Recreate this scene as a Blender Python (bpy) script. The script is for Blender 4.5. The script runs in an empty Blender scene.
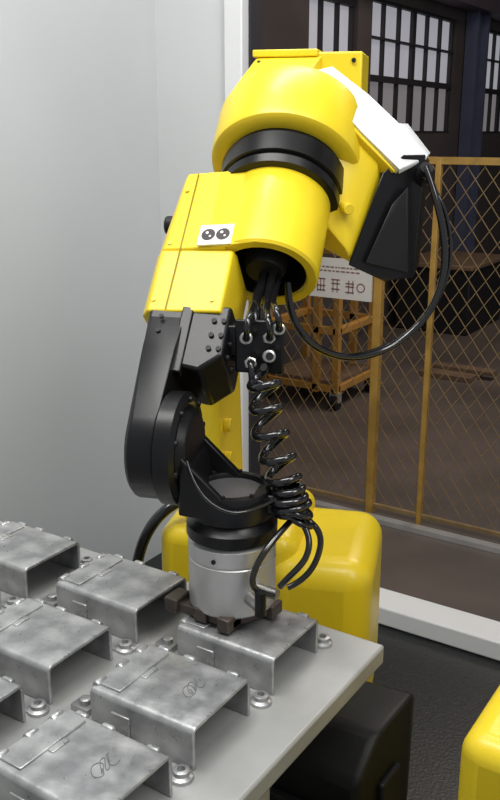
import bpy, bmesh, math, random
from mathutils import Vector, Matrix
random.seed(3)
scene = bpy.context.scene
scene.view_settings.view_transform = 'Standard'
scene.view_settings.look = 'None'

# ---------------------------------------------------------------- materials
def mat(name, col, rough=0.5, metal=0.0, var=0.0, vscale=8.0, bump=0.0, bscale=200.0, coat=0.0, col2=None, emit=None, es=0.0, spec=0.5, rvar=0.0):
    m = bpy.data.materials.new(name); m.use_nodes = True
    nt = m.node_tree; b = nt.nodes['Principled BSDF']
    b.inputs['Roughness'].default_value = rough
    b.inputs['Metallic'].default_value = metal
    b.inputs['Coat Weight'].default_value = coat
    b.inputs['Coat Roughness'].default_value = 0.15
    b.inputs['Specular IOR Level'].default_value = spec
    tc = nt.nodes.new('ShaderNodeTexCoord')
    c2 = col2 if col2 else tuple(c*(1-var) for c in col)
    n = nt.nodes.new('ShaderNodeTexNoise'); n.inputs['Scale'].default_value = vscale
    n.inputs['Detail'].default_value = 8
    nt.links.new(tc.outputs['Object'], n.inputs['Vector'])
    r = nt.nodes.new('ShaderNodeValToRGB')
    r.color_ramp.elements[0].position = 0.35; r.color_ramp.elements[1].position = 0.65
    r.color_ramp.elements[0].color = (*c2, 1); r.color_ramp.elements[1].color = (*col, 1)
    nt.links.new(n.outputs['Fac'], r.inputs['Fac'])
    nt.links.new(r.outputs['Color'], b.inputs['Base Color'])
    if rvar > 0:
        n3 = nt.nodes.new('ShaderNodeTexNoise'); n3.inputs['Scale'].default_value = vscale*2.3; n3.inputs['Detail'].default_value = 6
        nt.links.new(tc.outputs['Object'], n3.inputs['Vector'])
        mr = nt.nodes.new('ShaderNodeMapRange'); mr.inputs['From Min'].default_value = 0.3; mr.inputs['From Max'].default_value = 0.7
        mr.inputs['To Min'].default_value = rough-rvar; mr.inputs['To Max'].default_value = rough+rvar
        nt.links.new(n3.outputs['Fac'], mr.inputs['Value']); nt.links.new(mr.outputs['Result'], b.inputs['Roughness'])
    if bump > 0:
        n2 = nt.nodes.new('ShaderNodeTexNoise'); n2.inputs['Scale'].default_value = bscale
        nt.links.new(tc.outputs['Object'], n2.inputs['Vector'])
        bp = nt.nodes.new('ShaderNodeBump'); bp.inputs['Strength'].default_value = bump
        bp.inputs['Distance'].default_value = 0.002
        nt.links.new(n2.outputs['Fac'], bp.inputs['Height'])
        nt.links.new(bp.outputs['Normal'], b.inputs['Normal'])
    if emit:
        b.inputs['Emission Color'].default_value = (*emit, 1)
        b.inputs['Emission Strength'].default_value = es
    return m

M_yel = mat('yellow_paint', (0.82, 0.61, 0.02), 0.38, 0, 0.09, 7, 0.05, 350, 0.12, spec=0.4, rvar=0.05)
M_yel2 = mat('yellow_old', (0.42, 0.24, 0.045), 0.55, 0, 0.3, 12)
M_wire = mat('fence_wire', (0.27, 0.18, 0.08), 0.55, 0.2, 0.3, 12)
M_orange = mat('orange_frame', (0.50, 0.25, 0.05), 0.5, 0, 0.2, 12)
M_blk = mat('black_gloss', (0.006, 0.006, 0.007), 0.32, 0, 0.2, 20, 0.03, 300, 0.0, spec=0.36)
M_blkm = mat('black_matte', (0.012, 0.012, 0.013), 0.5, 0, 0.3, 20, spec=0.3)
M_seam = mat('seam_line', (0.30, 0.22, 0.01), 0.6, 0, 0.1)
M_hose = mat('black_hose', (0.008, 0.008, 0.009), 0.16, 0, 0, 20, 0, 200, 0.4)
M_white = mat('white_strip', (0.70, 0.71, 0.72), 0.35, 0, 0.08)  # plain white for the strip across the elbow
M_wall = mat('wall_paint', (0.555, 0.575, 0.575), 0.5, 0, 0.05, 2)
M_wallb = mat('wall_paint_back', (0.62, 0.635, 0.63), 0.5, 0, 0.05, 2)
M_trim = mat('trim_paint', (0.74, 0.745, 0.74), 0.45, 0, 0.04, 3)
M_alu = mat('aluminium', (0.58, 0.58, 0.57), 0.34, 0.6, 0.15, 12, 0.08, 150)
M_bright = mat('nickel', (0.48, 0.47, 0.45), 0.30, 0.9, 0.1)
M_brk = mat('bracket_steel', (0.52, 0.525, 0.52), 0.36, 0.65, 0.0, 26, 0.18, 150, col2=(0.27, 0.275, 0.28), rvar=0.12)
M_cap = mat('bowl_metal', (0.12, 0.12, 0.125), 0.4, 0.4, 0.2)
M_table = mat('table_metal', (0.44, 0.445, 0.43), 0.40, 0.3, 0.0, 9, 0.08, 160, col2=(0.35, 0.355, 0.345), rvar=0.08)
M_jaw = mat('jaw_steel', (0.10, 0.08, 0.068), 0.45, 0.5, 0.3, 40)
M_floorB = mat('black_floor', (0.016, 0.019, 0.019), 0.4, 0, 0, 90, 0.4, 120, col2=(0.007, 0.008, 0.008))
M_floorF = mat('factory_floor', (0.125, 0.098, 0.083), 0.5, 0, 0, 1.6, 0.1, 30, col2=(0.070, 0.056, 0.049))
M_fwall = mat('factory_wall', (0.075, 0.060, 0.058), 0.8, 0, 0.4, 1.5)
M_ceil = mat('factory_ceiling', (0.05, 0.045, 0.05), 0.8, 0, 0.3, 1)
M_frame = mat('window_frame', (0.02, 0.018, 0.022), 0.6)
M_pane = mat('window_pane', (0.3, 0.3, 0.33), 0.3, 0, 0.3, 3, emit=(0.60, 0.60, 0.66), es=0.44)
M_pane2 = mat('window_pane_low', (0.15, 0.13, 0.13), 0.3, 0, 0.3, 3, emit=(0.45, 0.42, 0.44), es=0.30)
M_beam = mat('beam_paint', (0.075, 0.055, 0.07), 0.6, 0, 0.2)
M_col = mat('column_paint', (0.07, 0.08, 0.14), 0.6, 0, 0.2)
M_sign = mat('sign_white', (0.62, 0.59, 0.54), 0.6, 0, 0.06)
M_ink = mat('ink', (0.04, 0.03, 0.03), 0.6)
M_signink = mat('sign_ink', (0.22, 0.12, 0.10), 0.6)
M_pen = mat('pen_ink', (0.15, 0.15, 0.16), 0.5, 0.2)
M_stick = mat('sticker_white', (0.85, 0.85, 0.82), 0.4)
M_wood = mat('board_wood', (0.16, 0.10, 0.06), 0.7, 0, 0.3, 10)
M_box = mat('black_case', (0.010, 0.0105, 0.011), 0.5, 0, 0.3, 10, 0.1, 100, spec=0.3)

# ---------------------------------------------------------------- helpers
def empty(name, loc=(0, 0, 0), rz=0):
    e = bpy.data.objects.new(name, None); e.empty_display_size = 0.05
    e.location = loc; e.rotation_euler = (0, 0, rz)
    scene.collection.objects.link(e); return e

def finish(bm, name, m, parent=None, bevel=0.0, segs=2, smooth=True):
    bmesh.ops.remove_doubles(bm, verts=bm.verts, dist=1e-6)
    bmesh.ops.recalc_face_normals(bm, faces=bm.faces)
    me = bpy.data.meshes.new(name); bm.to_mesh(me); bm.free()
    me.materials.append(m)
    ob = bpy.data.objects.new(name, me); scene.collection.objects.link(ob)
    if parent: ob.parent = parent
    if bevel > 0:
        bv = ob.modifiers.new('bv', 'BEVEL'); bv.width = bevel; bv.segments = segs
        bv.limit_method = 'ANGLE'; bv.angle_limit = math.radians(28); bv.harden_normals = False
    if smooth:
        for p in me.polygons: p.use_smooth = True
        me.set_sharp_from_angle(angle=math.radians(32))
    return ob

def add_box(bm, a, b):
    vs = [bm.verts.new((x, y, z)) for x in (a[0], b[0]) for y in (a[1], b[1]) for z in (a[2], b[2])]
    for f in ((0,1,3,2),(4,6,7,5),(0,4,5,1),(2,3,7,6),(0,2,6,4),(1,5,7,3)):
        bm.faces.new([vs[i] for i in f])

def box(name, a, b, m, parent=None, bevel=0.0, segs=2):
    bm = bmesh.new(); add_box(bm, a, b)
    return finish(bm, name, m, parent, bevel, segs)

def hull(name, pts, m, parent=None, bevel=0.0, segs=3):
    bm = bmesh.new()
    for p in pts: bm.verts.new(p)
    r = bmesh.ops.convex_hull(bm, input=bm.verts)
    junk = [v for v in bm.verts if not v.link_faces]
    bmesh.ops.delete(bm, geom=junk, context='VERTS')
    bmesh.ops.dissolve_limit(bm, angle_limit=math.radians(2), verts=bm.verts, edges=bm.edges)
    return finish(bm, name, m, parent, bevel, segs)

def add_lathe(bm, p, d, prof, n=48, cap=True):
    d = Vector(d).normalized(); p = Vector(p)
    u = d.orthogonal().normalized(); w = d.cross(u)
    rings = []
    for r, h in prof:
        rings.append([bm.verts.new(p + d*h + (u*math.cos(2*math.pi*i/n) + w*math.sin(2*math.pi*i/n))*r) for i in range(n)])
    for a, b in zip(rings, rings[1:]):
        for i in range(n):
            bm.faces.new((a[i], a[(i+1) % n], b[(i+1) % n], b[i]))
    if cap:
        bm.faces.new(rings[0]); bm.faces.new(rings[-1])

def lathe(name, p, d, prof, m, parent=None, n=48, cap=True, bevel=0.0):
    bm = bmesh.new(); add_lathe(bm, p, d, prof, n, cap)
    return finish(bm, name, m, parent, bevel)

def cyl(name, p1, p2, r, m, parent=None, n=24, bevel=0.0):
    p1 = Vector(p1); p2 = Vector(p2)
    return lathe(name, p1, p2-p1, [(r, 0), (r, (p2-p1).length)], m, parent, n, True, bevel)

def tube(name, pts, r, m, parent=None, res=8, cyc=False):
    cu = bpy.data.curves.new(name, 'CURVE'); cu.dimensions = '3D'
    sp = cu.splines.new('NURBS'); sp.points.add(len(pts)-1)
    for q, p in zip(sp.points, pts): q.co = (*p, 1)
    sp.order_u = 3 if len(pts) < 4 else 4; sp.use_endpoint_u = True; sp.resolution_u = res
    cu.bevel_depth = r; cu.bevel_resolution = 4; cu.use_fill_caps = True
    cu.materials.append(m)
    ob = bpy.data.objects.new(name, cu); scene.collection.objects.link(ob)
    if parent: ob.parent = parent
    return ob

# ---------------------------------------------------------------- enclosure room
box('wall_left', (-1.99, -1.2, 0), (-1.93, 2.48, 2.6), M_wall)
box('wall_back', (-1.93, 2.42, 0), (-1.652, 2.48, 2.6), M_wallb)
t1 = empty('trim_1')
box('post', (-1.65, 2.395, 0.0), (-1.585, 2.49, 2.6), M_trim, t1, 0.004)
box('post_lip', (-1.583, 2.43, 0.0), (-1.574, 2.49, 2.6), M_frame, t1)
box('trim_2', (-1.572, 2.34, 0.012), (1.2, 2.46, 0.075), M_trim, None, 0.006)
box('trim_3', (-1.572, 2.40, 2.3), (1.2, 2.48, 2.6), M_trim, None, 0.006)
box('floor', (-1.93, -1.2, -0.03), (1.4, 2.38, 0.01), M_floorB)
box('factory_floor', (-3.0, 2.38, -0.03), (4, 11, 0.0), M_floorF)
box('trim_4', (-2.9, 3.06, 0.0), (2.5, 3.10, 0.02), M_alu)

# ---------------------------------------------------------------- factory
wins = [(5.3, 5.98, 1.95, 2.9), (6.2, 7.85, 1.5, 2.42), (8.45, 9.7, 1.5, 2.42)]
bm = bmesh.new()
y = 2.5
for (a, b, z0, z1) in wins:
    add_box(bm, (-3.1, y, 0), (-3.0, a, 4.2))
    add_box(bm, (-3.1, a, 0), (-3.0, b, z0)); add_box(bm, (-3.1, a, z1), (-3.0, b, 4.2))
    y = b
add_box(bm, (-3.1, y, 0), (-3.0, 11, 4.2))
finish(bm, 'wall_factory_side', M_fwall)
box('wall_factory_back', (-3.1, 11, 0), (4, 11.1, 4.2), M_fwall)
box('wall_factory_front', (-3.1, 2.49, 0), (-1.99, 2.55, 4.2), M_fwall)
box('ceiling', (-3.1, 2.5, 4.2), (4, 11.1, 4.3), M_ceil)
for k, (a, b, z0, z1) in enumerate(wins):
    e = empty('window_%d' % (k+1))
    zm = z0 + (z1-z0)*0.42
    box('pane_low', (-3.07, a, z0), (-3.06, b, zm), M_pane2 if k else M_pane, e)
    box('pane_high', (-3.07, a, zm), (-3.06, b, z1), M_pane, e)
    bm = bmesh.new()
    nn = max(2, int(round((b-a)/0.27)))
    for i in range(nn+1):
        yy = a + (b-a)*i/nn; w = 0.024 if i % 3 else 0.06
        add_box(bm, (-3.06, yy-w/2, z0), (-3.03, yy+w/2, z1))
    for zz, w in ((z0, .02), (zm, .022), (z1, .02), (z0+(z1-z0)*0.72, 0.008)):
        add_box(bm, (-3.06, a, zz-w), (-3.02, b, zz+w))
    finish(bm, 'muntins', M_frame, e)
box('steel_beam', (-2.99, 4.0, 2.5), (-2.8, 10.9, 2.72), M_beam)
c = empty('steel_column')
box('web', (-2.98, 8.05, 0), (-2.94, 8.3, 2.5), M_col, c)
box('flange_a', (-2.99, 8.03, 0), (-2.88, 8.06, 2.5), M_col, c)
box('flange_b', (-2.99, 8.29, 0), (-2.88, 8.32, 2.5), M_col, c)

# fence
fence = empty('wire_mesh_fence')
FX0, FX1, FY, FH = -2.75, 1.2, 3.15, 1.42
bm = bmesh.new()
W = FX1-FX0; H = FH-0.06; cw, ch = 0.064, 0.088; k = ch/cw; r = 0.0017
nlines = int(W/cw) + int(H/ch) + 2
def clip(x0, y0, x1, y1):
    t0, t1 = 0.0, 1.0; dx = x1-x0
    for lo, sg in ((0, 1), (W, -1)):
        f0 = sg*(x0-lo); f1 = sg*(x1-lo)
        if f0 < 0 and f1 < 0: return None
        if f0 < 0: t0 = max(t0, f0/(f0-f1))
        if f1 < 0: t1 = min(t1, f0/(f0-f1))
    if t1-t0 < 0.01: return None
    return [(x0+dx*t, y0+(y1-y0)*t) for t in (t0, t1)]
for sgn in (1, -1):
    for i in range(-int(H/ch)-1, nlines):
        c0 = i*cw
        if sgn == 1: x0, y0, x1, y1 = c0, 0, c0+H/k, H
        else: x0, y0, x1, y1 = c0+H/k, 0, c0, H
        s = clip(x0, y0, x1, y1)
        if not s: continue
        a = Vector((FX0+s[0][0], FY+0.003*sgn, 0.05+s[0][1])); b = Vector((FX0+s[1][0], FY+0.003*sgn, 0.05+s[1][1]))
        add_lathe(bm, a, b-a, [(r, 0), (r, (b-a).length)], 4)
finish(bm, 'mesh_wires', M_wire, fence, smooth=False)
for i, x in enumerate((-2.75, -2.1, -1.455, -1.24, -0.2, 0.6, 1.2)):
    w = 0.017 if i != 3 else 0.011
    box('post_%d' % i, (x-w, FY-w, 0.0), (x+w, FY+w, FH), M_yel2, fence, 0.003)
box('rail_top', (FX0, FY-0.010, FH-0.025), (FX1, FY+0.010, FH), M_yel2, fence)
box('rail_low', (FX0, FY-0.008, 0.03), (FX1, FY+0.008, 0.044), M_wire, fence)

sign = empty('notice_board', (0.030, 0, 0.015))
box('board', (-1.77, 3.115, 0.865), (-1.50, 3.125, 1.02), M_sign, sign)
bm = bmesh.new()
def stroke(x0, z0, x1, z1): add_box(bm, (x0, 3.112, z0), (x1, 3.1148, z1))
for cx, hs, vs in ((-1.735, (0, .018, .045), (0, .014, .028)), (-1.672, (.008, .030, .045), (.006, .024)), (-1.610, (0, .022, .034), (.012, .030))):
    for h in hs: stroke(cx, 0.892+h, cx+0.036, 0.896+h)
    for v in vs: stroke(cx+v, 0.890, cx+v+0.003, 0.940)
for z in (0.985, 0.970):
    x = -1.75
    while x < -1.56:
        wd = random.uniform(0.006, 0.02); stroke(x, z, x+wd, z+0.004); x += wd+0.006
finish(bm, 'lettering', M_signink, sign)
bm = bmesh.new(); add_lathe(bm, (-1.545, 3.1148, 0.915), (0, -1, 0), [(0.018, 0), (0.018, 0.002), (0.014, 0.002), (0.014, 0)], 24, False)
finish(bm, 'lettering_ring', M_signink, sign)

rack = empty('trolley_rack')
bm = bmesh.new()
rx0, rx1, ry0, ry1 = -2.70, -2.25, 4.35, 4.8
for x in (rx0, rx1, (rx0+rx1)/2+0.1):
    for yy in (ry0, ry1): add_box(bm, (x-0.02, yy-0.02, 0.09), (x+0.02, yy+0.02, 0.85))
for z in (0.12, 0.45, 0.83):
    for yy in (ry0, ry1): add_box(bm, (rx0, yy-0.02, z-0.02), (rx1, yy+0.02, z+0.02))
    for x in (rx0, rx1): add_box(bm, (x-0.02, ry0, z-0.02), (x+0.02, ry1, z+0.02))
finish(bm, 'frame', M_orange, rack, 0.003)
box('shelf', (rx0, ry0, 0.14), (rx1, ry1, 0.16), M_wood, rack)
for i, (x, yy) in enumerate(((rx0, ry0), (rx1, ry0), (rx0, ry1), (rx1, ry1))):
    cyl('caster_%d' % i, (x-0.02, yy, 0.045), (x+0.02, yy, 0.045), 0.045, M_blkm, rack)
    box('fork_%d' % i, (x-0.028, yy-0.02, 0.045), (x+0.028, yy+0.02, 0.10), M_alu, rack)
wb = empty('scrap_boards')
box('plank_1', (-2.15, 5.3, 0.0), (-1.8, 5.6, 0.035), M_wood, wb, 0.004)
box('plank_2', (-2.1, 5.42, 0.035), (-1.7, 5.5, 0.06), M_wood, wb, 0.004)
crate = empty('parts_crate')
box('body', (-2.9, 6.6, 0), (-2.3, 7.4, 0.5), M_blkm, crate, 0.01)
box('rim', (-2.92, 6.58, 0.5), (-2.28, 7.42, 0.54), M_wood, crate, 0.01)

# ---------------------------------------------------------------- table
tab = empty('work_table')
TZ = 0.85
box('top_plate', (-1.35, 0.12, TZ-0.028), (-0.423, 0.98, TZ), M_table, tab, 0.004)
box('cabinet', (-1.30, 0.18, 0.02), (-0.60, 0.90, TZ-0.028), M_table, tab, 0.006)
box('apron', (-0.60, 0.30, TZ-0.10), (-0.47, 0.80, TZ-0.028), M_table, tab, 0.004)
for i, (x, yy) in enumerate(((-0.5, 0.32), (-0.5, 0.74))):
    box('leg_%d' % i, (x-0.03, yy-0.03, 0.01), (x+0.03, yy+0.03, TZ-0.028), M_table, tab, 0.004)
cols = (-0.56, -0.77, -0.98, -1.19); rows = (0.858, 0.701, 0.545, 0.39, 0.235)
bm = bmesh.new()
add_lathe(bm, (0, 0, 0), (0, 0, 1), [(0.013, 0), (0.013, 0.004), (0.009, 0.006), (0.009, 0.011), (0.006, 0.012), (0.0045, 0.012), (0.0045, 0.007)], 20)
add_box(bm, (-0.024, -0.011, 0), (0.004, 0.011, 0.003))
bmesh.ops.recalc_face_normals(bm, faces=bm.faces)
pme = bpy.data.meshes.new('pin'); bm.to_mesh(pme); bm.free(); pme.materials.append(M_brk)
pme.shade_smooth(); pme.set_sharp_from_angle(angle=0.5)
bm = bmesh.new()
add_box(bm, (-0.013, -0.011, 0), (0.013, 0.011, 0.008))
add_lathe(bm, (0, 0, 0.008), (0, 0, 1), [(0.007, 0), (0.007, 0.006), (0.004, 0.007)], 12)
bmesh.ops.recalc_face_normals(bm, faces=bm.faces)
sme = bpy.data.meshes.new('stop'); bm.to_mesh(sme); bm.free(); sme.materials.append(M_brk)
ni = 0
for cx in cols:
    for ry in rows:
        o = bpy.data.objects.new('locating_pin' if ni == 0 else 'locating_pin.%03d' % ni, pme); scene.collection.objects.link(o)
        o.location = (cx+0.067, ry+0.082 if ry < 0.8 else ry+0.078, TZ)
        o = bpy.data.objects.new('locating_stop' if ni == 0 else 'locating_stop.%03d' % ni, sme); scene.collection.objects.link(o)
        o.location = (cx-0.100, ry-0.040, TZ)
        ni += 1

# ---------------------------------------------------------------- brackets
def bracket_mesh():
    bm = bmesh.new()
    hw, hd, H, t = 0.0715, 0.057, 0.05, 0.0045
    def prof(off):
        out = []; R = 0.008-off
        out.append((-hd+off, 0.0))
        for i in range(6):
            a = math.pi - i*math.pi/2/5
            out.append((-hd+0.008+R*math.cos(a), H-0.008+R*math.sin(a)))
        for i in range(6):
            a = math.pi/2 - i*math.pi/2/5
            out.append((hd-0.008+R*math.cos(a), H-0.008+R*math.sin(a)))
        out.append((hd-off, 0.0)); return out
    o = prof(0); n = prof(t); loop = o + n[::-1]
    A = [bm.verts.new((-hw, y, z)) for y, z in loop]; B = [bm.verts.new((hw, y, z)) for y, z in loop]
    N = len(loop); k = len(o)
    for i in range(N): bm.faces.new((A[i], A[(i+1) % N], B[(i+1) % N], B[i]))
    for V in (A, B):
        for i in range(k-1): bm.faces.new((V[i], V[i+1], V[N-2-i], V[N-1-i]))
    add_box(bm, (-0.0715, -0.046, H-0.001), (-0.036, 0.046, H+0.0022))
    add_box(bm, (-0.036, -0.010, H-0.001), (-0.028, 0.014, H+0.0016))
    for yy in (-0.040, 0.000, 0.036):
        add_lathe(bm, (-0.0695, yy-0.009, H-0.001), (0, 1, 0), [(0.0045, 0), (0.0058, 0.003), (0.0058, 0.014), (0.0045, 0.017)], 14)
    for xx in (-0.05, -0.012, 0.050):
        add_lathe(bm, (xx-0.008, hd-0.0035, H-0.003), (1, 0, 0), [(0.004, 0), (0.005, 0.003), (0.005, 0.013), (0.004, 0.016)], 12)
    add_box(bm, (-0.040, -hd-0.0022, 0.0), (-0.014, -hd+0.001, 0.032))
    add_box(bm, (-0.034, -hd-0.010, 0.0), (-0.014, -hd+0.002, 0.004))
    bmesh.ops.recalc_face_normals(bm, faces=bm.faces)
    me = bpy.data.meshes.new('bracket_body'); bm.to_mesh(me); bm.free(); me.materials.append(M_brk)
    for p in me.polygons: p.use_smooth = True
    me.set_sharp_from_angle(angle=math.radians(32))
    return me
bme = bracket_mesh()
bi = 0
for cx in cols:
    for ry in rows:
        ob = bpy.data.objects.new('metal_bracket' if bi == 0 else 'metal_bracket.%03d' % bi, bme)
        scene.collection.objects.link(ob)
        ob.location = (cx+random.uniform(-0.003, 0.003), ry+random.uniform(-0.003, 0.003), TZ+0.0003)
        if bi == 0: ob.location = (cx, ry, TZ+0.0003)
        ob.rotation_euler = (0, 0, random.uniform(-0.025, 0.025))
        bv = ob.modifiers.new('bv', 'BEVEL'); bv.width = 0.0012; bv.segments = 2; bv.limit_method = 'ANGLE'
        if bi in (1, 2):
            pts = []
            for q in range(26):
                a = q*0.95
                pts.append((0.026+0.009*math.sin(a*0.9)+random.uniform(-.003, .003), -0.008+q*0.0011+0.009*math.cos(a), 0.0503))
            tube('pen_mark', pts, 0.0004, M_pen, ob, 4)
        bi += 1

# ---------------------------------------------------------------- gripper
GX, GY = -0.594, 0.873
gr = empty('robot_gripper', (GX, GY, 0))
Z = (0, 0, 1)
lathe('body', (0, 0, 0.917), Z, [(0.054, 0), (0.0565, 0.003), (0.0565, 0.066), (0.0555, 0.067), (0.0555, 0.069), (0.0565, 0.070), (0.0565, 0.090), (0.052, 0.093)], M_alu, gr, 64)
lathe('sole', (0, 0, 0.9045), Z, [(0.045, 0), (0.047, 0.0125)], M_jaw, gr, 48)
box('jaw_bar', (-0.060, -0.050, 0.9045), (0.034, -0.030, 0.918), M_jaw, gr, 0.002)
box('jaw_block_l', (-0.070, -0.056, 0.9045), (-0.050, -0.024, 0.924), M_jaw, gr, 0.002)
box('jaw_block_m', (-0.022, -0.056, 0.9045), (-0.004, -0.040, 0.923), M_jaw, gr, 0.002)
box('jaw_block_r', (0.016, -0.060, 0.9035), (0.034, -0.030, 0.922), M_jaw, gr, 0.002)
box('jaw_far', (0.040, 0.0, 0.9045), (0.062, 0.024, 0.922), M_jaw, gr, 0.002)
cyl('air_port', (0.045, -0.030, 0.945), (0.072, -0.044, 0.945), 0.008, M_bright, gr)
cyl('air_port_b', (0.045, -0.020, 0.955), (0.080, -0.020, 0.955), 0.007, M_bright, gr)
cyl('air_elbow', (0.072, -0.046, 0.937), (0.072, -0.046, 0.968), 0.007, M_blk, gr)
cyl('clamp_screw', (0.010, -0.0555, 0.995), (0.010, -0.0575, 0.995), 0.003, M_blkm, gr, 12)

# ---------------------------------------------------------------- robot
rob = empty('industrial_robot_arm', (GX, GY, 0), math.radians(20.2))
LD = Vector((0, 0.718, 0.696)); ND = Vector((0, -0.696, 0.718)); J5 = Vector((0, 0, 1.12))
def FP(s, L, n): return J5 + Vector((s, 0, 0)) + LD*L + ND*n

# J6 / flange
lathe('j6_flange', (0, 0, 1.010), Z, [(0.050, 0), (0.058, 0.004), (0.058, 0.018), (0.052, 0.022), (0.046, 0.030)], M_blk, rob, 56)
lathe('j6_ring', (0, 0, 1.034), Z, [(0.044, 0), (0.052, 0.006), (0.052, 0.038), (0.050, 0.042), (0.042, 0.042), (0.040, 0.038), (0.039, 0.020)], M_blk, rob, 56)
lathe('j6_bowl', (0, 0, 1.05), Z, [(0.008, 0.010), (0.030, 0.006), (0.0395, 0.012), (0.0395, 0.020)], M_cap, rob, 48)
pts = []
for i in range(24):
    a = 2*math.pi*i/24
    pts.append((-0.060, 0.056*math.cos(a), 1.12+0.056*math.sin(a)))
    pts.append((-0.046, 0.046*math.cos(a), 1.12+0.046*math.sin(a)))
hull('j6_hub', pts, M_blk, rob, 0.003)
for nm, y0, y1 in (('j6_cheek_front', -0.050, -0.040), ('j6_cheek_back', 0.040, 0.052)):
    hull(nm, [(-0.056, y0, 1.13), (-0.056, y1, 1.13), (-0.056, y0, 1.05), (-0.056, y1, 1.05), (-0.036, y0, 1.105), (-0.036, y1, 1.105),
              (0.0, y0, 1.075), (0.0, y1, 1.075), (0.012, y0, 1.052), (0.012, y1, 1.052), (0.0, y0*0.95, 1.045), (0.0, y1*0.95, 1.045)], M_blk, rob, 0.003)
hull('j6_web', [(x, y_, z) for x, z in ((-0.058, 1.05), (-0.058, 1.12), (-0.044, 1.11), (-0.030, 1.05)) for y_ in (-0.044, 0.044)], M_blk, rob, 0.003)
lathe('j6_cover', (-0.084, 0, 1.12), (1, 0, 0), [(0.066, 0), (0.072, 0.004), (0.072, 0.024), (0.066, 0.029), (0.060, 0.029), (0.056, 0.026)], M_blk, rob, 56)
bm = bmesh.new()
for i in range(10):
    a = 2*math.pi*i/10+0.2
    add_lathe(bm, (-0.056, 0.063*math.cos(a), 1.12+0.063*math.sin(a)), (1, 0, 0), [(0.0035, 0), (0.0035, 0.004)], 10)
for i in range(8):
    a = 2*math.pi*i/8
    add_lathe(bm, (0.046*math.cos(a), 0.046*math.sin(a), 1.076), Z, [(0.0028, 0), (0.0028, 0.003)], 8)
finish(bm, 'j5_bolts', M_blkm, rob)
hull('j6_side_lug', [(x, y_, z) for x in (0.03, 0.066) for y_ in (-0.016, 0.02) for z in (1.045, 1.072)], M_blk, rob, 0.004)

# J5 arm: one blocky casting down from the forearm nose to the J5 hub
pts = []
for s, rr in ((-0.120, 0.060), (-0.114, 0.066), (-0.082, 0.066)):
    for i in range(28):
        a = 2*math.pi*i/28; pts.append((s, rr*math.cos(a), 1.12+rr*math.sin(a)))
for s in (-0.130, -0.082):
    for n_ in (-0.048, 0.046):
        pts.append(FP(s, 0.185, n_))
    pts.append(FP(s if s > -0.1 else -0.126, 0.11, 0.060))
hull('j5_arm', pts, M_blk, rob, 0.003)
hull('j5_arm_upper', [FP(s, L, n_) for s, L in ((-0.130, 0.10), (-0.050, 0.085), (-0.022, 0.110), (-0.134, 0.185), (-0.022, 0.185)) for n_ in (-0.045, 0.050)], M_blk, rob, 0.005)
hull('j5_arm_rib', [FP(s, L, n_) for s, L in ((-0.088, 0.080), (-0.072, 0.080), (-0.088, 0.18), (-0.072, 0.18)) for n_ in (0.04, 0.053)], M_blk, rob, 0.002)
lathe('j5_end_cap', (-0.119, 0, 1.12), (-1, 0, 0), [(0.052, -0.002), (0.050, 0.004), (0.044, 0.006)], M_blkm, rob, 40)
bm = bmesh.new()
for L in (0.118, 0.138, 0.160):
    for s in (-0.042, -0.029):
        add_lathe(bm, FP(s, L, 0.049), ND, [(0.0035, 0), (0.0035, 0.004)], 10)
    add_lathe(bm, FP(-0.0225, L, 0.0), (1, 0, 0), [(0.005, 0), (0.005, 0.005)], 10)
    add_lathe(bm, FP(-0.0225, L, 0.03), (1, 0, 0), [(0.004, 0), (0.004, 0.004)], 10)
    add_lathe(bm, FP(-0.112, L, 0.055), ND, [(0.003, 0), (0.003, 0.003)], 10)
finish(bm, 'arm_bolts', M_blkm, rob)

# forearm casing
lathe('forearm_tube', J5+LD*0.275, LD, [(0.057, 0.13), (0.057, 0.004), (0.060, 0.0), (0.071, 0.0), (0.074, 0.004), (0.076, 0.13), (0.072, 0.14), (0.05, 0.14)], M_yel, rob, 64, True)
lathe('forearm_tube_lining', J5+LD*0.280, LD, [(0.0565, 0.0), (0.0565, 0.12), (0.01, 0.121)], M_blkm, rob, 48, False)
cs = [(-0.142, -0.05), (-0.146, 0.036), (-0.136, 0.050), (-0.045, 0.0595), (-0.064, -0.04), (-0.072, -0.055)]
hull('forearm_side_case', [FP(s*(1.0 if L < 0.4 else 0.93), L, n_) for s, n_ in cs for L in (0.274, 0.415)], M_yel, rob, 0.003)
cs2 = [(-0.143, -0.05), (-0.147, 0.036), (-0.137, 0.050), (-0.036, 0.055), (-0.032, 0.043), (-0.032, -0.05)]
hull('forearm_nose', [FP(s, L, n_) for s, n_ in cs2 for L in (0.172, 0.2745)], M_yel, rob, 0.003)
hull('forearm_seam_rib', [FP(s, L, n_) for s, L, n_ in ((-0.112, 0.175, 0.050), (-0.110, 0.175, 0.0525), (-0.112, 0.41, 0.053), (-0.110, 0.41, 0.0555), (-0.112, 0.175, 0.0525), (-0.110, 0.41, 0.05))], M_seam, rob, 0.0)
hull('forearm_fillet', [FP(0.0, 0.275, 0.073), FP(-0.05, 0.275, 0.056), FP(-0.10, 0.275, 0.050), FP(0.0, 0.41, 0.075), FP(-0.10, 0.41, 0.050), FP(-0.05, 0.41, 0.045), FP(-0.02, 0.279, 0.064)], M_yel, rob, 0.001)
bm = bmesh.new()
for s, L, n_ in ((-0.131, 0.19, 0.050), (-0.128, 0.285, 0.0505), (-0.122, 0.38, 0.052), (-0.05, 0.19, 0.054)):
    add_lathe(bm, FP(s, L, n_), ND, [(0.003, 0), (0.003, 0.0022)], 10)
finish(bm, 'case_screws', M_yel, rob)
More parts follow.
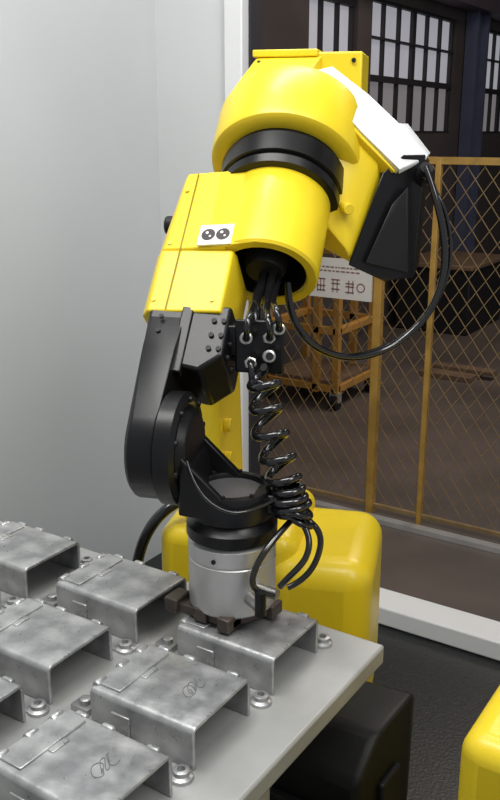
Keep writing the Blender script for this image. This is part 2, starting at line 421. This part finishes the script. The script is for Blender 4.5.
def quadbox(name, c, u, v, w, hu, hv, hw, m, parent, bevel=0):
    c = Vector(c)
    return hull(name, [c+u*a*hu+v*b*hv+w*d*hw for a in (-1, 1) for b in (-1, 1) for d in (-1, 1)], m, parent, bevel)
sv = (FP(-0.045, 0.29, 0.0595)-FP(-0.136, 0.29, 0.050)).normalized(); nv = sv.cross(LD).normalized()
if nv.dot(ND) < 0: nv = -nv
sc = FP(-0.062, 0.293, 0.0605)
quadbox('sticker', sc+nv*0.001, sv, LD, nv, 0.024, 0.017, 0.0014, M_stick, rob)
bm = bmesh.new(); bm3 = bmesh.new()
for du in (-0.0105, 0.0105):
    add_lathe(bm, sc+nv*0.0025+sv*du, nv, [(0.0098, 0), (0.0098, 0.0004)], 24)
    add_lathe(bm3, sc+nv*0.0029+sv*(du-0.002)+LD*0.003, nv, [(0.0022, 0), (0.0022, 0.0004)], 12)
    add_lathe(bm3, sc+nv*0.0029+sv*(du+0.003)-LD*0.003, nv, [(0.0016, 0), (0.0016, 0.0004)], 12)
finish(bm, 'sticker_symbols', M_ink, rob); finish(bm3, 'sticker_marks', M_stick, rob)
cyl('side_plug', FP(-0.135, 0.385, -0.03), FP(-0.175, 0.385, -0.03), 0.014, M_blkm, rob, 20, 0.003)

# J4 ring
lathe('j4_ring', J5+LD*0.404, LD, [(0.076, 0), (0.086, 0.002), (0.088, 0.014), (0.0845, 0.016), (0.0845, 0.019), (0.091, 0.021), (0.093, 0.052), (0.088, 0.056), (0.088, 0.07)], M_blk, rob, 64)
# elbow housing
lathe('elbow_barrel', J5+LD*0.466, LD, [(0.088, 0), (0.105, 0.0015), (0.111, 0.006), (0.113, 0.014), (0.113, 0.085), (0.106, 0.108), (0.09, 0.12), (0.05, 0.125)], M_yel, rob, 72)
body = [(-0.062, 0.395, 1.565), (0.030, 0.375, 1.578), (0.045, 0.50, 1.600), (-0.065, 0.54, 1.59),
        (-0.108, 0.42, 1.51), (-0.108, 0.52, 1.50), (-0.082, 0.345, 1.53), (0.028, 0.33, 1.555),
        (0.058, 0.325, 1.535), (0.090, 0.31, 1.44), (0.10, 0.29, 1.34), (0.05, 0.33, 1.34),
        (0.140, 0.35, 1.470), (0.165, 0.42, 1.50), (0.17, 0.50, 1.46), (0.125, 0.33, 1.40),
        (0.13, 0.50, 1.33), (0.0, 0.50, 1.36), (-0.09, 0.52, 1.42), (0.11, 0.305, 1.315)]
hull('elbow_body', body, M_yel, rob, 0.004, 2)
hull('elbow_end_cover', [(0.104, 0.290, 1.316), (0.155, 0.335, 1.286), (0.196, 0.36, 1.290), (0.20, 0.45, 1.30), (0.13, 0.50, 1.32),
      (0.145, 0.335, 1.445), (0.172, 0.36, 1.470), (0.203, 0.395, 1.470), (0.206, 0.50, 1.46), (0.158, 0.345, 1.43)], M_blk, rob, 0.002, 2)
hull('end_cover_panel', [(0.128, 0.300, 1.318), (0.188, 0.350, 1.298), (0.182, 0.346, 1.425), (0.160, 0.332, 1.400), (0.13, 0.318, 1.325), (0.188, 0.37, 1.31), (0.182, 0.37, 1.42)], M_blkm, rob, 0.002)
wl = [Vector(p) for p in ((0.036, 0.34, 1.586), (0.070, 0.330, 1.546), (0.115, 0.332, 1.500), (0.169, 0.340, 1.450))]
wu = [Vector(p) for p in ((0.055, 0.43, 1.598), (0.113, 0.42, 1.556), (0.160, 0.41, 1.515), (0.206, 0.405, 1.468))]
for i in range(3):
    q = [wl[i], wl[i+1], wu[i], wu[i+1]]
    hull('elbow_white_strip_%d' % i, q+[v+Vector((-0.018, 0.03, -0.022)) for v in q], M_white, rob, 0.0)  # white pieces forming a diagonal strip across the yellow elbow
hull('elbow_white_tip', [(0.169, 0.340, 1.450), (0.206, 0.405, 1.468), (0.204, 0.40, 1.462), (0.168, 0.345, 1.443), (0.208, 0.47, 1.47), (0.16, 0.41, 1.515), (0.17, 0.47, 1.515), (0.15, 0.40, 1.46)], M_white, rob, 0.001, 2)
hull('elbow_shell_step', [(0.020, 0.34, 1.578), (0.040, 0.335, 1.580), (0.070, 0.328, 1.538), (0.115, 0.330, 1.492), (0.165, 0.340, 1.445), (0.03, 0.45, 1.58), (0.15, 0.45, 1.46), (0.06, 0.40, 1.44), (0.02, 0.38, 1.50)], M_yel, rob, 0.002)
box('elbow_top_box', (-0.066, 0.45, 1.50), (0.098, 0.55, 1.621), M_yel, rob, 0.003)
box('elbow_top_lid', (-0.073, 0.44, 1.614), (0.030, 0.555, 1.625), M_yel, rob, 0.002)
hull('elbow_top_slope', [(-0.068, 0.45, 1.615), (0.035, 0.45, 1.615), (-0.082, 0.355, 1.566), (0.030, 0.345, 1.582), (-0.07, 0.47, 1.53), (0.035, 0.47, 1.53), (-0.088, 0.325, 1.525), (0.026, 0.315, 1.552)], M_yel, rob, 0.002)
bm = bmesh.new()
for p in ((0.085, 0.449, 1.608), (0.085, 0.449, 1.54)):
    add_lathe(bm, p, (0, -1, 0.0), [(0.0035, 0), (0.0035, 0.003)], 10)
for s in (-0.060, 0.018):
    for b_, z in ((0.43, 1.604), (0.375, 1.5775)):
        add_lathe(bm, (s, b_, z), (0, -0.5, 0.87), [(0.0028, 0), (0.0028, 0.004)], 10)
finish(bm, 'elbow_screws', M_blkm, rob)
cyl('connector_stub', (0.088, 0.315, 1.40), (0.104, 0.285, 1.396), 0.008, M_yel, rob, 18, 0.001)
cyl('hose_socket', (0.195, 0.39, 1.43), (0.207, 0.365, 1.452), 0.010, M_blkm, rob, 16)

# upper arm
pts = []
for s in (-0.178, -0.112):
    for (cy, cz, rr) in ((0.42, 1.33, 0.075), (0.46, 0.80, 0.095)):
        for i in range(20):
            a = 2*math.pi*i/20; pts.append((s, cy+rr*math.cos(a), cz+rr*math.sin(a)))
hull('upper_arm', pts, M_yel, rob, 0.012, 4)
lathe('elbow_joint_boss', (-0.13, 0.42, 1.36), (1, 0, 0), [(0.06, 0), (0.07, 0.01), (0.07, 0.10)], M_yel, rob, 40)
bm = bmesh.new()
for z in (0.96, 1.02): add_lathe(bm, (-0.112, 0.40, z), (1, 0, 0), [(0.012, 0), (0.012, 0.012)], 14)
finish(bm, 'arm_clamps', M_yel, rob, 0.001)
box('turret_left', (-0.228, 0.36, 0.50), (0.02, 0.62, 0.835), M_yel, rob, 0.03, 5)
box('turret_right', (-0.03, 0.34, 0.45), (0.153, 0.62, 0.802), M_yel, rob, 0.045, 6)
box('pedestal', (-0.20, 0.36, 0.012), (0.14, 0.62, 0.50), M_blkm, rob, 0.01)
box('base_plate', (-0.26, 0.32, 0.011), (0.20, 0.68, 0.035), M_blkm, rob, 0.004)

# fittings plate and air fittings
FPc = Vector((0.018, 0.078, 1.238))
hull('fitting_plate', [FPc+Vector((x, y_, z)) for x in (-0.032, 0.032) for y_ in (-0.003, 0.004) for z in (-0.036, 0.034)], M_blk, rob, 0.003)
hull('fitting_plate_arm', [FPc+Vector((x, y_, z)) for x in (-0.05, -0.02) for y_ in (0.0, 0.02) for z in (-0.015, 0.025)], M_blk, rob, 0.003)
for i, (x, z) in enumerate(((-0.018, 0.010), (0.012, 0.012), (0.012, -0.012), (-0.012, -0.022), (0.024, 0.024))):
    p = FPc+Vector((x, -0.003, z)); d = Vector((0.30, -1, 0.25)).normalized()
    lathe('air_fitting_%d' % i, p, d, [(0.0078, 0), (0.0078, 0.006), (0.0056, 0.007), (0.0056, 0.013), (0.0080, 0.014), (0.0080, 0.020), (0.0060, 0.021)], M_bright, rob, 6 if i % 2 else 16)
    cyl('air_fitting_core_%d' % i, p+d*0.0205, p+d*0.0222, 0.0052, M_blkm, rob, 12)
    e_ = p+d*0.020
    if i in (0, 1, 4):
        o = FP(0.01+x*0.5, 0.31, -0.01)
        tube('feed_hose_%d' % i, [e_, e_+d*0.012+Vector((0, 0, 0.01)), e_+Vector((-x*0.3, -0.008, 0.035)), FP(0.005+x*0.5, 0.235, 0.0), o, FP(0.0, 0.36, 0)], 0.0042, M_hose, rob)
    elif i == 3:
        tube('feed_hose_3', [e_, e_+d*0.010, e_+Vector((0.002, -0.012, -0.03)), (0.022, 0.052, 1.20), (0.03, 0.05, 1.195)], 0.0042, M_hose, rob)
tube('cable_bundle', [FP(0.0, 0.38, 0), FP(0.0, 0.29, 0.0), FP(-0.002, 0.24, -0.005), (0.004, 0.095, 1.29), (0.01, 0.09, 1.26)], 0.008, M_hose, rob)
tube('cable_bundle_b', [FP(0.02, 0.38, 0), FP(0.012, 0.29, 0.012), FP(0.012, 0.24, 0.0), (0.022, 0.09, 1.29), (0.026, 0.085, 1.255)], 0.006, M_hose, rob)
lathe('cable_gland', FP(0.0, 0.275, 0.006), LD, [(0.026, 0.0), (0.030, 0.01), (0.030, 0.05), (0.02, 0.06)], M_blkm, rob, 24)

# coiled air hoses
def helix(name, way, R, turns, r, ph=0, tilt=0.0):
    pts = []
    W_ = [Vector(w) for w in way]; ns = int(turns*10)
    for i in range(ns+1):
        t = i/ns; f = t*(len(W_)-1); k_ = min(int(f), len(W_)-2); c = W_[k_].lerp(W_[k_+1], f-k_)
        a = 2*math.pi*turns*t+ph
        rr = R*min(1, t*turns+0.3, (1-t)*turns+0.3)
        pts.append(c+Vector((math.cos(a)*rr, math.sin(a)*rr, math.cos(a)*rr*tilt)))
    return tube(name, pts, r, M_hose, rob, 5)
helix('coiled_hose', [(0.024, 0.05, 1.215), (0.036, 0.03, 1.19), (0.042, 0.015, 1.155), (0.056, 0.005, 1.12), (0.066, 0.0, 1.09), (0.074, 0.0, 1.06)], 0.018, 6.0, 0.0054, 0, 0.55)
helix('coiled_hose_b', [(0.066, 0.0, 1.082), (0.074, -0.005, 1.062), (0.082, 0.0, 1.045)], 0.022, 4.0, 0.0050, 1.5, 0.25)
helix('coiled_hose_c', [(0.058, 0.01, 1.070), (0.084, -0.008, 1.055), (0.092, 0.0, 1.03)], 0.017, 3.5, 0.0042, 0.4, -0.4)
tube('hose_to_gripper', [(0.085, -0.01, 1.045), (0.106, -0.02, 1.03), (0.106, -0.04, 1.0), (0.088, -0.05, 0.99), (0.072, -0.05, 0.968)], 0.004, M_hose, rob)
tube('hose_to_gripper_b', [(0.08, 0.0, 1.04), (0.055, -0.05, 1.02), (0.038, -0.065, 0.99), (0.040, -0.068, 0.965), (0.065, -0.05, 0.955)], 0.004, M_hose, rob)
tube('hose_to_gripper_c', [(0.09, 0.0, 1.04), (0.118, 0.0, 1.03), (0.116, -0.01, 0.99), (0.098, -0.02, 0.965), (0.078, -0.03, 0.957)], 0.004, M_hose, rob)
tube('hose_front_link', [(-0.045, -0.045, 1.12), (-0.03, -0.062, 1.09), (0.0, -0.066, 1.065), (0.03, -0.06, 1.062), (0.06, -0.02, 1.07)], 0.0022, M_hose, rob)
tube('elbow_hose_loop', [(0.205, 0.365, 1.452), (0.220, 0.35, 1.42), (0.250, 0.35, 1.335), (0.232, 0.34, 1.235), (0.150, 0.30, 1.172), (0.070, 0.22, 1.192), (0.032, 0.20, 1.250), (0.03, 0.21, 1.30)], 0.0055, M_hose, rob, 12)
tube('elbow_hose_loop_b', [(0.200, 0.37, 1.44), (0.228, 0.36, 1.42), (0.258, 0.36, 1.345), (0.240, 0.35, 1.245), (0.158, 0.31, 1.182), (0.080, 0.23, 1.185), (0.04, 0.21, 1.235), (0.03, 0.21, 1.29)], 0.003, M_hose, rob, 12)
tube('base_cable', [(-0.18, 0.40, 0.88), (-0.22, 0.36, 0.87), (-0.27, 0.34, 0.80), (-0.27, 0.34, 0.65), (-0.24, 0.38, 0.5)], 0.010, M_hose, rob)

# ---------------------------------------------------------------- black case & yellow machine cover
case = empty('black_equipment_case')
hull('body', [(-0.585, 0.93, 0.012), (-0.43, 0.93, 0.012), (-0.585, 1.10, 0.012), (-0.43, 1.10, 0.012), (-0.585, 0.93, 0.66), (-0.43, 0.93, 0.655), (-0.56, 1.10, 0.70), (-0.425, 1.11, 0.705), (-0.50, 0.98, 0.705), (-0.43, 0.99, 0.70)], M_box, case, 0.012, 3)
box('side_bin', (-0.59, 0.91, 0.012), (-0.44, 0.929, 0.60), M_box, case, 0.005)
box('latch', (-0.429, 0.99, 0.55), (-0.418, 1.05, 0.62), M_blkm, case, 0.004)
cov = empty('yellow_machine_cover')
box('housing', (-0.248, 0.765, 0.012), (0.08, 1.30, 0.915), M_yel, cov, 0.025, 6)
box('skirt', (-0.253, 0.760, 0.012), (0.085, 1.305, 0.10), M_blkm, cov, 0.01)
box('lid', (-0.19, 0.83, 0.91), (0.04, 1.20, 0.921), M_yel, cov, 0.004)

# ---------------------------------------------------------------- light
def area(name, loc, target, sx, sy, power, col=(1, 1, 1)):
    l = bpy.data.lights.new(name, 'AREA'); l.shape = 'RECTANGLE'; l.size = sx; l.size_y = sy; l.energy = power; l.color = col
    o = bpy.data.objects.new(name, l); scene.collection.objects.link(o); o.location = loc
    o.rotation_euler = (Vector(target)-Vector(loc)).to_track_quat('-Z', 'Y').to_euler()
    return o
area('ceiling_lamp', (-0.7, 0.5, 2.75), (-0.7, 1.0, 0.9), 1.2, 0.5, 26, (1.0, 0.985, 0.955))
area('ceiling_lamp.001', (0.6, 0.6, 2.6), (-0.5, 1.1, 1.2), 0.5, 1.2, 18, (1.0, 0.975, 0.94))
area('ceiling_lamp.002', (-0.9, 1.6, 2.7), (-1.7, 2.0, 1.2), 1.0, 0.3, 16, (0.99, 0.995, 1.0))
area('factory_lamp', (-0.8, 5.0, 3.9), (-1.2, 4.8, 0), 1.5, 1.5, 75, (1.0, 0.88, 0.78))

w = bpy.data.worlds.new('world'); scene.world = w; w.use_nodes = True
w.node_tree.nodes['Background'].inputs['Color'].default_value = (0.90, 0.94, 1.0, 1)
w.node_tree.nodes['Background'].inputs['Strength'].default_value = 0.38

# ---------------------------------------------------------------- camera
cd = bpy.data.cameras.new('camera'); cam = bpy.data.objects.new('camera', cd); scene.collection.objects.link(cam)
cam.location = (0, 0, 1.5); cam.rotation_euler = (math.radians(90-16.5), 0, math.radians(33))
cd.sensor_fit = 'VERTICAL'; cd.sensor_height = 24; cd.lens = 27; cd.clip_start = 0.02
scene.camera = cam
